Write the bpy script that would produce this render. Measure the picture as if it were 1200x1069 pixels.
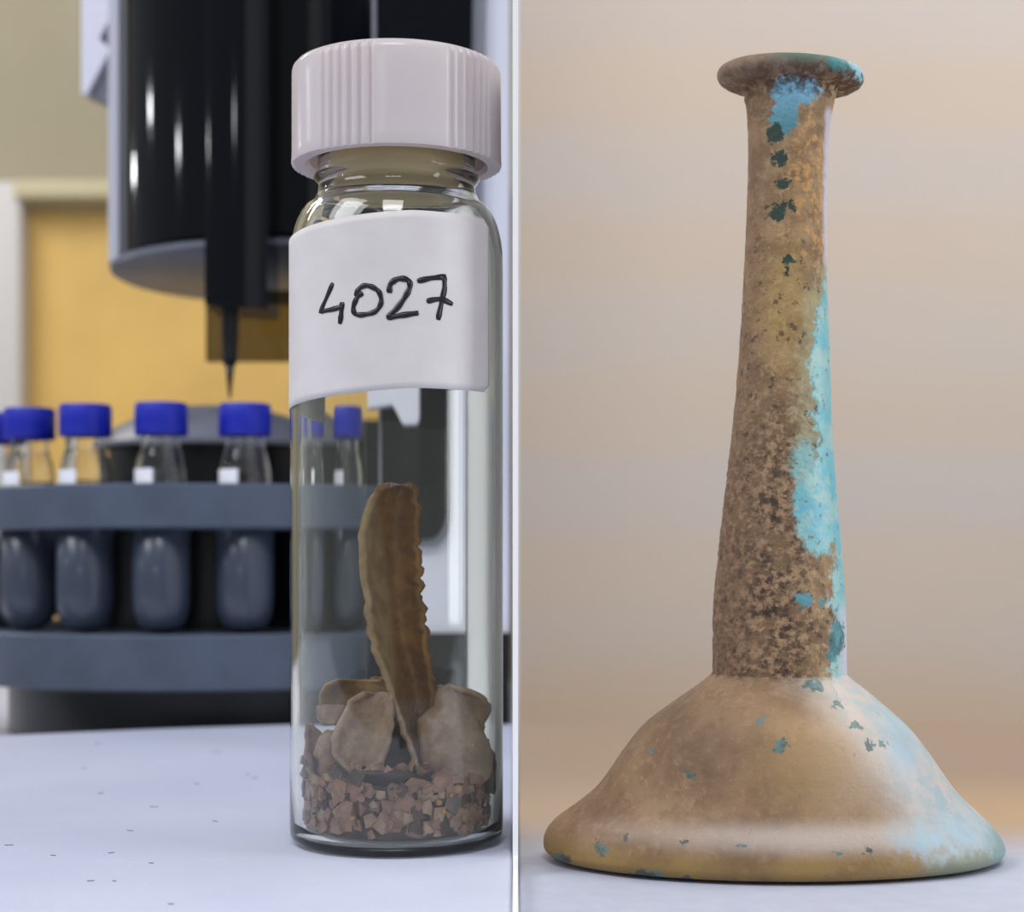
import bpy, bmesh, math, random
from mathutils import Vector, Matrix, noise
for o in list(bpy.data.objects): bpy.data.objects.remove(o)
S = bpy.context.scene
C = S.collection
PI = math.pi
ZH = 0.0378                                          # eye line above the lab bench
FPX, PX0, PY0, ZC = 2000.0, 604.0, 650.0, 0.94     # focal length in pixels, principal point, camera height
# ------------------------------------------------------------------ camera
cam = bpy.data.cameras.new('camera'); camo = bpy.data.objects.new('camera', cam); C.objects.link(camo)
camo.location = (0, 0, ZC); camo.rotation_euler = (PI/2, 0, 0)
cam.sensor_fit = 'HORIZONTAL'; cam.sensor_width = 36; cam.lens = FPX/1200*36
cam.shift_x = -(PX0-600)/1200; cam.shift_y = (PY0-534.5)/1200
cam.clip_start = 0.005; cam.clip_end = 20
cam.dof.use_dof = True; cam.dof.focus_distance = 0.214; cam.dof.aperture_fstop = 30
S.camera = camo
# ------------------------------------------------------------------ world and lights
W = bpy.data.worlds.new('world'); S.world = W; W.use_nodes = True
W.node_tree.nodes['Background'].inputs[0].default_value = (0.93, 0.96, 1.0, 1)
W.node_tree.nodes['Background'].inputs[1].default_value = 0.26
def area(name, loc, tgt, sx, sy, power, col, shape='RECTANGLE'):
    l = bpy.data.lights.new(name, 'AREA'); l.shape = shape; l.size = sx
    if shape in ('RECTANGLE', 'ELLIPSE'): l.size_y = sy
    l.energy = power; l.color = col
    o = bpy.data.objects.new(name, l); C.objects.link(o); o.location = loc
    o.rotation_euler = (Vector(tgt)-Vector(loc)).to_track_quat('-Z', 'Y').to_euler()
    return o
area('lab_ceiling_light', (-0.62, -0.02, 1.62), (-0.05, 0.27, 0.94), 0.45, 0.45, 4.4, (0.95, 0.97, 1.0))
area('front_fill_light', (-0.05, -0.75, 2.25), (0.0, 0.22, 0.95), 0.5, 0.5, 8.0, (0.97, 0.98, 1.0))  # added fill from behind the camera, whitens the divider edge and front faces
area('gallery_window_light', (0.80, 0.02, 1.16), (0.04, 0.23, 0.95), 0.45, 0.55, 3.6, (0.93, 0.97, 1.0))
area('gallery_wall_fill', (0.50, 0.50, 1.75), (0.30, 1.1, 0.98), 0.5, 0.5, 4.7, (1.0, 0.95, 0.88))  # added unseen lamp that brightens the gallery wall
area('corridor_light', (-0.75, 1.05, 1.7), (-0.35, 1.6, 0.95), 0.4, 0.3, 4.0, (1.0, 0.95, 0.85))
S.view_settings.view_transform = 'Standard'; S.view_settings.look = 'None'
S.view_settings.exposure = 0.0; S.view_settings.gamma = 1.0; S.view_settings.use_curve_mapping = False

# ------------------------------------------------------------------ helpers
def P(px, py, d): return Vector(((px-PX0)*d/FPX, d, ZC+(PY0-py)*d/FPX))
def lin(c):
    f = lambda v: (v/255/12.92) if v/255 <= 0.04045 else ((v/255+0.055)/1.055)**2.4
    return (f(c[0]), f(c[1]), f(c[2]), 1)
class G:                                           # small node-graph builder
    def __init__(s, name):
        s.m = bpy.data.materials.new(name); s.m.use_nodes = True
        s.t = s.m.node_tree; s.p = s.t.nodes['Principled BSDF']; s.out = s.t.nodes['Material Output']
        s.tc = None
    def n(s, ty): return s.t.nodes.new(ty)
    def link(s, a, b): s.t.links.new(a, b)
    def put(s, sock, v):
        if hasattr(v, 'links') or hasattr(v, 'is_linked'): s.link(v, sock)
        else: sock.default_value = v
    def obj(s):
        if not s.tc: s.tc = s.n('ShaderNodeTexCoord')
        return s.tc.outputs['Object']
    def math(s, op, a, b=0.0, c=None, clamp=False):
        k = s.n('ShaderNodeMath'); k.operation = op; k.use_clamp = clamp
        s.put(k.inputs[0], a); s.put(k.inputs[1], b)
        if c is not None: s.put(k.inputs[2], c)
        return k.outputs[0]
    def noise(s, scale, detail=4, rough=0.55, vec=None, dist=0.0, out='Fac'):
        k = s.n('ShaderNodeTexNoise'); k.inputs['Scale'].default_value = scale; k.inputs['Detail'].default_value = detail
        k.inputs['Roughness'].default_value = rough; k.inputs['Distortion'].default_value = dist
        s.link(vec if vec is not None else s.obj(), k.inputs['Vector']); return k.outputs[out]
    def voro(s, scale, vec=None, out='Distance', feat='F1'):
        k = s.n('ShaderNodeTexVoronoi'); k.feature = feat; k.inputs['Scale'].default_value = scale
        s.link(vec if vec is not None else s.obj(), k.inputs['Vector']); return k.outputs[out]
    def ramp(s, v, lo, hi, a=0.0, b=1.0):
        k = s.n('ShaderNodeMapRange'); k.interpolation_type = 'SMOOTHSTEP'
        s.put(k.inputs['Value'], v); k.inputs['From Min'].default_value = lo; k.inputs['From Max'].default_value = hi
        k.inputs['To Min'].default_value = a; k.inputs['To Max'].default_value = b
        return k.outputs[0]
    def mix(s, f, a, b):
        k = s.n('ShaderNodeMix'); k.data_type = 'RGBA'; s.put(k.inputs[0], f)
        s.put(k.inputs[6], lin(a) if isinstance(a, tuple) else a); s.put(k.inputs[7], lin(b) if isinstance(b, tuple) else b)
        return k.outputs[2]
    def bump(s, h, strength=0.3, dist=0.0005):
        k = s.n('ShaderNodeBump'); k.inputs['Strength'].default_value = strength; k.inputs['Distance'].default_value = dist
        s.link(h, k.inputs['Height']); s.link(k.outputs[0], s.p.inputs['Normal']); return k.outputs[0]
    def base(s, v): s.put(s.p.inputs['Base Color'], lin(v) if isinstance(v, tuple) else v)
def mat(name, col, rough=0.5, metal=0.0, var=0.0, vscale=60, bump=0.0, bscale=800, bdist=0.0002, spec=0.5, coat=0.0, sss=0.0):
    g = G(name)
    if var:
        d = tuple(max(0, c*(1-var)) for c in col); l = tuple(min(255, c*(1+var)) for c in col)
        g.base(g.mix(g.ramp(g.noise(vscale, 5), 0.3, 0.7), d, l))
    else: g.base(col)
    g.p.inputs['Roughness'].default_value = rough; g.p.inputs['Metallic'].default_value = metal
    g.p.inputs['Specular IOR Level'].default_value = spec; g.p.inputs['Coat Weight'].default_value = coat
    if bump: g.bump(g.noise(bscale, 3), bump, bdist)
    return g.m
def obj(name, bm, m, parent=None, smooth=True, origin=None):
    me = bpy.data.meshes.new(name)
    if smooth:
        for f in bm.faces: f.smooth = True
    bm.normal_update(); bm.to_mesh(me); bm.free()
    o = bpy.data.objects.new(name, me); C.objects.link(o)
    if m: me.materials.append(m)
    if origin is not None:
        me.transform(Matrix.Translation(-Vector(origin))); o.location = origin
    if parent: o.parent = parent; o.matrix_parent_inverse = Matrix.Translation(-parent.location)
    return o
def edge_split(o, ang=35):
    me = o.data
    for e in me.edges: pass
    try: me.set_sharp_from_angle(angle=math.radians(ang))
    except Exception: pass
    return o
def empty(name, loc):
    o = bpy.data.objects.new(name, None); C.objects.link(o); o.location = loc; o.empty_display_size = 0.01; return o
def tag(o, label, cat, group=None, kind=None):
    o['label'] = label; o['category'] = cat
    if group: o['group'] = group
    if kind: o['kind'] = kind
    return o
def struct(o, label=None):
    o['kind'] = 'structure'
    if label: o['label'] = label
    return o
def box(bm, lo, hi, bev=0.0):
    r = bmesh.ops.create_cube(bm, size=1.0)
    lo = Vector(lo); hi = Vector(hi)
    for v in r['verts']: v.co = Vector([(lo[i]+hi[i])/2 + v.co[i]*(hi[i]-lo[i]) for i in range(3)])
    if bev:
        es = list({e for v in r['verts'] for e in v.link_edges})
        bmesh.ops.bevel(bm, geom=es, offset=bev, segments=3, profile=0.5, affect='EDGES')
    return bm
def boxo(name, lo, hi, m, parent=None, bev=0.0, origin=None):
    if origin is None: origin = ((lo[0]+hi[0])/2, (lo[1]+hi[1])/2, min(lo[2], hi[2]))
    return edge_split(obj(name, box(bmesh.new(), lo, hi, bev), m, parent, True, origin))
def lathe(bm, prof, c, n=64, a0=0.0, a1=2*PI, rf=None):
    """prof: list of (r, z); c: axis point (x, y, z offset)"""
    full = abs(a1-a0-2*PI) < 1e-6
    cols = n if full else n+1
    rings = []
    for (r, z) in prof:
        if r < 1e-7: rings.append([bm.verts.new((c[0], c[1], c[2]+z))]); continue
        ring = []
        for k in range(cols):
            a = a0+(a1-a0)*k/n
            rr = rf(r, z, a) if rf else r
            ring.append(bm.verts.new((c[0]+rr*math.sin(a), c[1]-rr*math.cos(a), c[2]+z)))   # a=0 faces the camera side
        rings.append(ring)
    for A, B in zip(rings, rings[1:]):
        m = max(len(A), len(B))
        for k in range(m if full else m-1):
            k2 = (k+1) % m
            if len(A) == 1 and len(B) == 1: continue
            if len(A) == 1: bm.faces.new((A[0], B[k2], B[k]))
            elif len(B) == 1: bm.faces.new((A[k], A[k2], B[0]))
            else: bm.faces.new((A[k], A[k2], B[k2], B[k]))
    if not full:
        for e in (0, -1):
            q = []
            for r_ in rings:
                if r_[e] not in q and not any((r_[e].co-w.co).length < 1e-7 for w in q): q.append(r_[e])
            bm.faces.new(q)
    bmesh.ops.recalc_face_normals(bm, faces=bm.faces)
    return bm
def prism(bm, pts, d0, d1):
    """closed outline in world (x, z) pushed from depth d0 to d1"""
    A = [bm.verts.new((p[0], d0, p[1])) for p in pts]; B = [bm.verts.new((p[0], d1, p[1])) for p in pts]
    bm.faces.new(A); bm.faces.new(B[::-1])
    for k in range(len(pts)):
        k2 = (k+1) % len(pts); bm.faces.new((A[k], B[k], B[k2], A[k2]))
    bmesh.ops.recalc_face_normals(bm, faces=bm.faces); return bm
def pxz(pts, d): return [((x-PX0)*d/FPX, ZC+(PY0-y)*d/FPX) for x, y in pts]
def arc(cx, cy, r, a0, a1, n=10):
    return [(cx+r*math.cos(math.radians(a0+(a1-a0)*k/n)), cy+r*math.sin(math.radians(a0+(a1-a0)*k/n))) for k in range(n+1)]
mm = 0.001

# ------------------------------------------------------------------ materials
def bench_mat():
    g = G('white_laminate'); n = g.noise(1400, 3, 0.6); n2 = g.noise(26, 4)
    c = g.mix(g.ramp(n2, 0.3, 0.7), (200, 205, 228), (208, 213, 234)); g.base(g.mix(g.ramp(n, 0.62, 0.75), c, (232, 234, 244)))
    g.p.inputs['Roughness'].default_value = 0.55; g.bump(n, 0.35, 0.0001); return g.m
M = {}
M['bench'] = bench_mat()
M['cap'] = mat('white_cap_plastic', (238, 230, 234), 0.2, bump=0.05, bscale=500)
def translucent(m, f, col):
    t = m.node_tree; tr = t.nodes.new('ShaderNodeBsdfTranslucent'); tr.inputs[0].default_value = lin(col); mx = t.nodes.new('ShaderNodeMixShader'); mx.inputs[0].default_value = f
    t.links.new(t.nodes['Principled BSDF'].outputs[0], mx.inputs[1]); t.links.new(tr.outputs[0], mx.inputs[2]); t.links.new(mx.outputs[0], t.nodes['Material Output'].inputs['Surface'])
translucent(M['cap'], 0.35, (244, 232, 226))
M['capin'] = mat('cap_liner_beige', (252, 226, 172), 0.6)
M['card'] = mat('white_card', (253, 253, 253), 0.6)
M['white'] = mat('white_enamel', (224, 225, 240), 0.4)
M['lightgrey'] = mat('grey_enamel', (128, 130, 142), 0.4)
M['midgrey'] = mat('mid_grey_plastic', (112, 115, 128), 0.35, var=0.06)
M['black'] = mat('gloss_black', (5, 9, 16), 0.06, spec=0.3)
M['satinblack'] = mat('satin_black', (9, 11, 15), 0.3)
M['ring'] = mat('slate_plastic', (78, 88, 106), 0.42, var=0.05, vscale=90)
M['tube'] = mat('dark_tube_plastic', (62, 70, 86), 0.25, coat=0.2)
M['blue'] = mat('royal_blue_plastic', (16, 34, 172), 0.4)
M['patch'] = mat('white_write_on_patch', (222, 224, 236), 0.6)
M['wall'] = mat('greige_paint', (164, 156, 136), 0.8, var=0.03, vscale=3)
M['frame'] = mat('cream_frame_paint', (202, 192, 160), 0.6)
M['pale'] = mat('pale_grey_paint', (216, 214, 216), 0.6)
M['yellow'] = mat('yellow_wood_panel', (232, 192, 108), 0.5, var=0.05, vscale=5)
M['floor'] = mat('grey_floor', (140, 138, 135), 0.6)
M['cab'] = mat('cabinet_grey', (190, 192, 200), 0.5)
M['ink'] = mat('black_marker_ink', (22, 16, 30), 0.4)
M['dust'] = mat('dust_fibre_grey', (90, 92, 105), 0.8)
def glass(name, col=(1, 1, 1, 1), rough=0.0, ior=1.5):
    m = bpy.data.materials.new(name); m.use_nodes = True; t = m.node_tree; t.nodes.clear()
    o = t.nodes.new('ShaderNodeOutputMaterial'); b = t.nodes.new('ShaderNodeBsdfGlass')
    b.inputs['Color'].default_value = col; b.inputs['Roughness'].default_value = rough; b.inputs['IOR'].default_value = ior
    t.links.new(b.outputs[0], o.inputs['Surface']); return m
def clearglass(name, col, edge, ior=1.45, spec=1.0):
    """thin wall: see-through with a Fresnel reflection"""
    m = bpy.data.materials.new(name); m.use_nodes = True; t = m.node_tree; t.nodes.clear()
    o = t.nodes.new('ShaderNodeOutputMaterial'); tr = t.nodes.new('ShaderNodeBsdfTransparent'); gl = t.nodes.new('ShaderNodeBsdfGlossy')
    gl.inputs['Roughness'].default_value = 0.02; fr = t.nodes.new('ShaderNodeFresnel'); fr.inputs['IOR'].default_value = ior
    lw = t.nodes.new('ShaderNodeLayerWeight'); lw.inputs['Blend'].default_value = 0.25
    mc = t.nodes.new('ShaderNodeMix'); mc.data_type = 'RGBA'; t.links.new(lw.outputs['Facing'], mc.inputs[0])
    mc.inputs[6].default_value = col; mc.inputs[7].default_value = edge; t.links.new(mc.outputs[2], tr.inputs['Color'])
    mx = t.nodes.new('ShaderNodeMixShader'); t.links.new(fr.outputs[0], mx.inputs[0])
    t.links.new(tr.outputs[0], mx.inputs[1]); t.links.new(gl.outputs[0], mx.inputs[2]); t.links.new(mx.outputs[0], o.inputs['Surface']); return m
M['glass'] = glass('vial_glass', (0.985, 0.99, 0.968, 1))
M['smallglass'] = glass('small_vial_glass', (0.99, 0.99, 0.99, 1))
M['liquid'] = clearglass('pale_liquid', (0.93, 0.90, 0.72, 1), (0.8, 0.75, 0.5, 1), 1.33)
M['amber'] = clearglass('amber_liquid', (0.35, 0.2, 0.05, 1), (0.2, 0.1, 0.02, 1), 1.33)
M['smoke'] = clearglass('smoked_guard', (0.42, 0.40, 0.33, 1), (0.3, 0.3, 0.24, 1), 1.45)

# ------------------------------------------------------------------ the setting
ZB = ZC-ZH          # lab bench top
ZT = ZC-40.2*mm          # gallery table top
struct(boxo('floor', (-1.6, -0.6, -0.05), (1.6, 1.75, 0.0), M['floor']))
struct(boxo('wall_back', (-1.6, 1.60, 0.0), (-0.0012, 1.66, 2.2), M['wall']))
D = 1.595
def rect(name, x0, y0, x1, y1, d0, d1, m, parent=None, bev=0.0):
    a = P(x0, y1, d0); b = P(x1, y0, d0)
    return boxo(name, (a.x, d0, a.z), (b.x, d1, b.z), m, parent, bev)
door = struct(rect('door_1', 25, 245, 596, 980, 1.585, 1.5995, M['yellow']), 'yellow wooden door panel in the wall behind the sampler')
fr = rect('door_frame', -45, 212, 24.5, 980, 1.56, 1.5995, M['pale'], door, 0.004)
fr2 = rect('door_head', 15, 210, 596, 233, 1.55, 1.5995, M['frame'], door, 0.004)
fr3 = rect('door_head', 25, 233, 596, 246, 1.575, 1.5995, M['frame'], door, 0.002)

# gallery wall: broad pale courses, far out of focus
def gwall():
    g = G('pale_stone_wall'); sx = g.n('ShaderNodeSeparateXYZ'); g.link(g.obj(), sx.inputs[0])
    z = sx.outputs[2]
    band = g.math('SINE', g.math('MULTIPLY', g.math('ADD', z, g.math('MULTIPLY', g.noise(2.0, 2), 0.10)), 62.0))
    c = g.mix(g.ramp(band, -0.8, 0.8), (206, 192, 180), (203, 194, 190))
    c = g.mix(g.math('MULTIPLY', g.ramp(g.noise(7, 3), 0.35, 0.7), 0.5), c, (208, 195, 182))
    dado = g.ramp(g.math('ADD', z, g.math('MULTIPLY', g.noise(5, 2), 0.04)), 0.82, 0.945)
    c = g.mix(dado, (206, 182, 158), c); g.base(c); g.p.inputs['Roughness'].default_value = 0.9; return g.m
struct(edge_split(obj('wall_gallery', box(bmesh.new(), (0.0012, 1.10, 0.0), (1.6, 1.16, 2.2)), gwall())))
struct(boxo('wall_divider', (-0.0009, 0.62, 0.0), (0.0009, 1.60, 1.6), M['pale']))

# benches
def bench(name, pts, zt, mtop, mbody, label, cat, zsplit=0.03):
    t = empty(name, (sum(p[0] for p in pts)/len(pts), sum(p[1] for p in pts)/len(pts), 0)); tag(t, label, cat)
    def slab(nm, q, z0, z1, m, bev):
        bm = bmesh.new(); A = [bm.verts.new((x, y, z1)) for x, y in q]; B = [bm.verts.new((x, y, z0)) for x, y in q]
        bm.faces.new(A); bm.faces.new(B[::-1])
        for k in range(len(q)): k2 = (k+1) % len(q); bm.faces.new((A[k], B[k], B[k2], A[k2]))
        bmesh.ops.recalc_face_normals(bm, faces=bm.faces)
        if bev:
            es = [e for e in bm.edges if all(abs(v.co.z-z1) < 1e-6 for v in e.verts)]
            bmesh.ops.bevel(bm, geom=es, offset=bev, segments=3, profile=0.5, affect='EDGES')
        return edge_split(obj(nm, bm, m, t, True, (q[0][0], q[0][1], z0)))
    slab('worktop', pts, zt-zsplit, zt, mtop, 0.0006)
    cx = sum(p[0] for p in pts)/len(pts); cy = sum(p[1] for p in pts)/len(pts)
    slab('cabinet', [(cx+(x-cx)*0.96, cy+(y-cy)*0.96) for x, y in pts], 0.0, zt-zsplit, mbody, 0)
    return t
XE = -0.00038
bench('lab_bench', [(-0.55, 0.07), (XE, 0.07), (XE, 0.3810), (-0.0490, 0.3800), (-0.078, 0.3705), (-0.107, 0.357), (-0.14, 0.345), (-0.55, 0.30)], ZB, M['bench'], M['cab'],
      'white speckled lab bench under the large capped vial', 'bench')
def tmat():
    g = G('white_painted_table_board'); sx = g.n('ShaderNodeSeparateXYZ'); g.link(g.obj(), sx.inputs[0])
    y = g.math('ADD', sx.outputs[1], g.math('MULTIPLY', g.noise(18, 2), 0.012))
    wood = g.mix(g.ramp(sx.outputs[0], 0.02, 0.09), (178, 156, 134), (192, 160, 124))
    wood = g.mix(g.ramp(y, 0.19, 0.26), wood, (160, 138, 118))  # far wood painted darker to offset the top light on it
    n = g.noise(300, 3)
    white = g.mix(g.ramp(n, 0.3, 0.7), (182, 187, 206), (189, 193, 211))
    g.base(g.mix(g.ramp(y, 0.158, 0.198), white, wood)); g.p.inputs['Roughness'].default_value = 0.6; return g.m
bench('display_table', [(-XE, 0.07), (0.40, 0.07), (0.40, 0.41), (-XE, 0.41)], ZT, tmat(), M['cab'],
      'white painted table with bare tan wood at the rear, under the ancient bottle', 'table')
# white card divider: upright panel plus the flat strip it stands in
DV = 0.213; tk = 6.4*DV/FPX/2
cd = empty('card_divider', (0, DV, ZT-0.01)); tag(cd, 'thin upright white card panel between the lab bench and the display table', 'divider')
boxo('panel', (-tk, DV, ZT-0.010), (tk, 0.62, ZC+0.42), M['card'], cd)  # upper part, out of view, added to block the gallery window's light
boxo('foot_strip', (-tk*0.92, 0.07, ZT-0.010), (tk*0.92, DV, ZB+0.0001), M['card'], cd)

# ------------------------------------------------------------------ sample vial
DVI = 0.225; VX = (465-PX0)*DVI/FPX
R = 14.0*mm; Z0 = ZB
vial = empty('sample_vial', (VX, DVI, Z0))
tag(vial, 'tall clear glass vial with white ribbed screw cap and handwritten label 4027', 'vial')
H = lambda z: z*mm+ZH                # height above the bench of a level given in mm relative to the eye line
def vial_prof():
    o = [(0, 0.35), (9.5, 0.3), (11.6, 0.0), (12.9, 0.12), (13.65, 0.6), (13.95, 1.3), (14, 2.4)]
    o += [(14, z) for z in (10, 20, 30, 40, 50, 60, 70, 74)]
    for k in range(1, 9):
        a = k/8*PI/2*0.93; o.append((14-3.3*(1-math.cos(a)), 76.2+8.2*math.sin(a)*0.95))
    o += [(10.45, 85.3), (10.3, 86.0)]
    z = 86.4
    for k in range(40):
        zz = 86.4+k*0.28; o.append((10.35+0.55*max(0, math.sin(k*0.28*2*PI/3.6))**1.5, zz))
    o += [(10.3, 98.0), (9.6, 98.3), (9.1, 97.9), (8.9, 97)]
    o += [(8.9, 88), (9.1, 86.0)]
    for k in range(1, 8):
        a = (1-k/8)*PI/2*0.93; o.append((13.0-3.3*(1-math.cos(a)), 75.6+8.2*math.sin(a)*0.95))
    o += [(13.0, 74)]+[(13.0, z) for z in (70, 60, 50, 40, 30, 20, 10, 3.2)]+[(12.75, 1.9), (12.0, 1.3), (10, 1.15), (0, 1.1)]
    return [(a*mm, b*mm) for a, b in o]
obj('glass_body', lathe(bmesh.new(), vial_prof(), (VX, DVI, Z0), 128), M['glass'], vial, True, (VX, DVI, Z0))
# ribbed cap
def ribbed(r, z, a):
    if r < 13.0*mm: return r
    d = math.degrees(a) % 72.0                     # groups of six grooves between smooth fields
    if d < 34:
        ph = d/34*6
        g = max(0.0, math.sin(ph*2*PI-PI/2)*0.5+0.5)**2
        return r-0.42*mm*g
    return r
zt0, zt1 = H(51.0), H(64.3)
CAPA = math.radians(41)
capprof = [(11.6*mm, zt0+0.6*mm), (12.0*mm, zt0), (13.7*mm, zt0), (13.8*mm, zt0+0.3*mm)]+[(13.75*mm, zt0+(zt1-zt0-1.6*mm)*k/8+0.3*mm) for k in range(1, 9)]
capprof += [(13.62*mm, zt1-0.75*mm), (13.2*mm, zt1-0.25*mm), (12.6*mm, zt1), (0, zt1), ]
inner = [(0, zt1-1.6*mm), (11.2*mm, zt1-1.6*mm), (11.3*mm, zt0+4*mm), (11.6*mm, zt0+0.6*mm)]
cb = lathe(bmesh.new(), capprof+inner, (VX, DVI, Z0), 720, 0, 2*PI, lambda r, z, a: ribbed(r, z, a+CAPA) if z < zt1-0.1*mm and z > zt0+0.0*mm or True else r)
capo = edge_split(obj('cap', cb, M['cap'], vial, True, (VX, DVI, Z0+zt0)), 50); capo['label'] = 'white ribbed plastic screw cap'
obj('cap_liner', lathe(bmesh.new(), [(0, H(48.0)), (8.0*mm, H(48.2)), (8.75*mm, H(49.6)), (8.85*mm, H(58.0)), (0, H(58.0))], (VX, DVI, Z0), 64), M['capin'], vial, True, (VX, DVI, Z0+H(48.0)))
# label: wraps round the left flank
def hit(px, py, rad):                               # point where a sight line meets the vial's wall -> (angle, z)
    dx = (px-PX0)/FPX; dz = (PY0-py)/FPX
    a = dx*dx+1; b = -2*(dx*VX+DVI); c = VX*VX+DVI*DVI-rad*rad
    q = b*b-4*a*c
    t = (-b-math.sqrt(max(q, 0)))/(2*a)
    return math.atan2(dx*t-VX, -(t-DVI)), ZC+dz*t
def labelmat():
    g = G('matt_label_paper'); sx = g.n('ShaderNodeSeparateXYZ'); g.link(g.obj(), sx.inputs[0])
    g.base(g.mix(g.ramp(g.noise(180, 4), 0.3, 0.7), (219, 213, 213), (225, 220, 220))); g.p.inputs['Roughness'].default_value = 0.5
    g.bump(g.noise(900, 3), 0.12, 0.0001); return g.m
RL = R+0.06*mm
aR = hit(573, 400, RL)[0]; aL = math.radians(-128)
ztop, zbot = hit(500, 247, RL)[1], hit(500, 455, RL)[1]
bm = bmesh.new(); NC, NR = 90, 24; cr = 1.3*mm; gridv = []
for j in range(NR+1):
    row = []
    for i in range(NC+1):
        a = aL+(aR-aL)*i/NC; zz = zbot+(ztop-zbot)*j/NR
        dv = min(zz-zbot, ztop-zz)
        if dv < cr:                                 # rounded right corners
            ins = cr-math.sqrt(max(cr*cr-(cr-dv)**2, 0)); a = aL+(aR-ins/RL-aL)*i/NC
        zz -= 2.0*mm*max(0, (0.2-a)/1.77)
        row.append(bm.verts.new((VX+RL*math.sin(a), DVI-RL*math.cos(a), zz)))
    gridv.append(row)
for j in range(NR):
    for i in range(NC): bm.faces.new((gridv[j][i], gridv[j][i+1], gridv[j+1][i+1], gridv[j+1][i]))
bmesh.ops.solidify(bm, geom=bm.faces[:], thickness=-0.0)if False else None
lab = obj('label_sticker', bm, labelmat(), vial, True, (VX, DVI-RL, zbot)); lab['label'] = 'white paper sticker with 4027 written in black marker'
md = lab.modifiers.new('thickness', 'SOLIDIFY'); md.thickness = 0.05*mm; md.offset = 1
# handwriting
def stroke(pts, w):
    q = []
    for k in range(len(pts)-1):                     # Catmull-Rom smoothing
        p0 = pts[max(k-1, 0)]; p1 = pts[k]; p2 = pts[k+1]; p3 = pts[min(k+2, len(pts)-1)]
        for s in range(8):
            t = s/8
            q.append(tuple(0.5*((2*p1[i])+(-p0[i]+p2[i])*t+(2*p0[i]-5*p1[i]+4*p2[i]-p3[i])*t*t+(-p0[i]+3*p1[i]-3*p2[i]+p3[i])*t**3) for i in (0, 1)))
    q.append(pts[-1])
    return q
def ink(polys, parent):
    RI = R+0.16*mm
    for poly, w, sm in polys:
        pts = [(320+x/3.563, 230+y/3.563) for x, y in poly]
        q = stroke(pts, w) if sm else pts
        if not sm:
            q2 = []
            for a, b in zip(q, q[1:]): q2 += [(a[0]+(b[0]-a[0])*k/6, a[1]+(b[1]-a[1])*k/6) for k in range(6)]
            q = q2+[q[-1]]
        s = [hit(x, y, RI) for x, y in q]; s = [(a*RI, z) for a, z in s]
        bm = bmesh.new(); L = []; n = len(s)
        for k in range(n):
            a = s[max(k-1, 0)]; b = s[min(k+1, n-1)]; d = Vector((b[0]-a[0], b[1]-a[1])); d.normalize(); nn = Vector((-d.y, d.x))
            hw = w*1.16/2*mm*(0.72 if k in (0, n-1) else 1.0)*(1+0.12*math.sin(k*0.7))
            ext = d*(-hw*0.5 if k == 0 else hw*0.5 if k == n-1 else 0)
            pr = []
            for sg in (1, -1):
                u = Vector(s[k])+nn*hw*sg+ext; an = u.x/RI
                pr.append(bm.verts.new((VX+RI*math.sin(an), DVI-RI*math.cos(an), u.y)))
            L.append(pr)
        for A, B in zip(L, L[1:]): bm.faces.new((A[0], B[0], B[1], A[1]))
        bmesh.ops.recalc_face_normals(bm, faces=bm.faces)
        o = obj('ink_stroke', bm, M['ink'], None, True, None); o.parent = parent; o.matrix_parent_inverse = Matrix.Translation(-(parent.location))
        mdd = o.modifiers.new('thickness', 'SOLIDIFY'); mdd.thickness = 0.03*mm; mdd.offset = 0
ink([([(248, 365), (222, 425), (197, 482), (240, 474), (288, 462)], 0.52, False), ([(288, 446), (284, 490), (279, 530)], 0.58, True),
     ([(372, 405), (350, 425), (335, 465), (345, 492), (385, 494), (428, 480), (451, 445), (445, 405), (420, 382), (385, 373), (358, 388), (345, 415)], 0.54, True),
     ([(486, 400), (492, 365), (525, 345), (562, 350), (572, 375), (555, 415), (520, 465), (484, 504), (540, 497), (604, 488)], 0.60, True),
     ([(606, 354), (660, 342), (716, 336), (717, 385), (705, 440), (690, 512)], 0.58, False), ([(645, 438), (700, 430), (748, 450)], 0.56, True)], lab)

# ------------------------------------------------------------------ residue flakes in the vial
def flake_mat(name, a, b, c, rough=0.45):
    g = G(name); n = g.noise(420, 5, 0.6); n2 = g.noise(1500, 3); v = g.voro(900)
    col = g.mix(g.ramp(n, 0.32, 0.68), a, b); col = g.mix(g.math('MULTIPLY', g.ramp(v, 0.16, 0.05), g.ramp(n, 0.5, 0.62)), col, c)
    g.base(col); g.p.inputs['Roughness'].default_value = rough; g.bump(n2, 0.4, 0.0002); return g.m
M['fl_tall'] = flake_mat('amber_brown_flake', (140, 104, 58), (176, 138, 90), (226, 186, 120), 0.35)
M['fl_grey'] = flake_mat('grey_brown_flake', (150, 124, 106), (188, 162, 142), (226, 206, 184))
M['fl_red'] = flake_mat('reddish_brown_flake', (132, 98, 86), (174, 134, 116), (216, 170, 124))
M['fl_dark'] = flake_mat('dark_brown_flake', (60, 47, 43), (96, 74, 65), (140, 112, 92))
M['fl_tan'] = flake_mat('tan_brown_flake', (160, 128, 92), (194, 162, 120), (226, 196, 146))
M['grain'] = flake_mat('golden_grain', (170, 120, 60), (205, 160, 95), (230, 200, 150))
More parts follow.
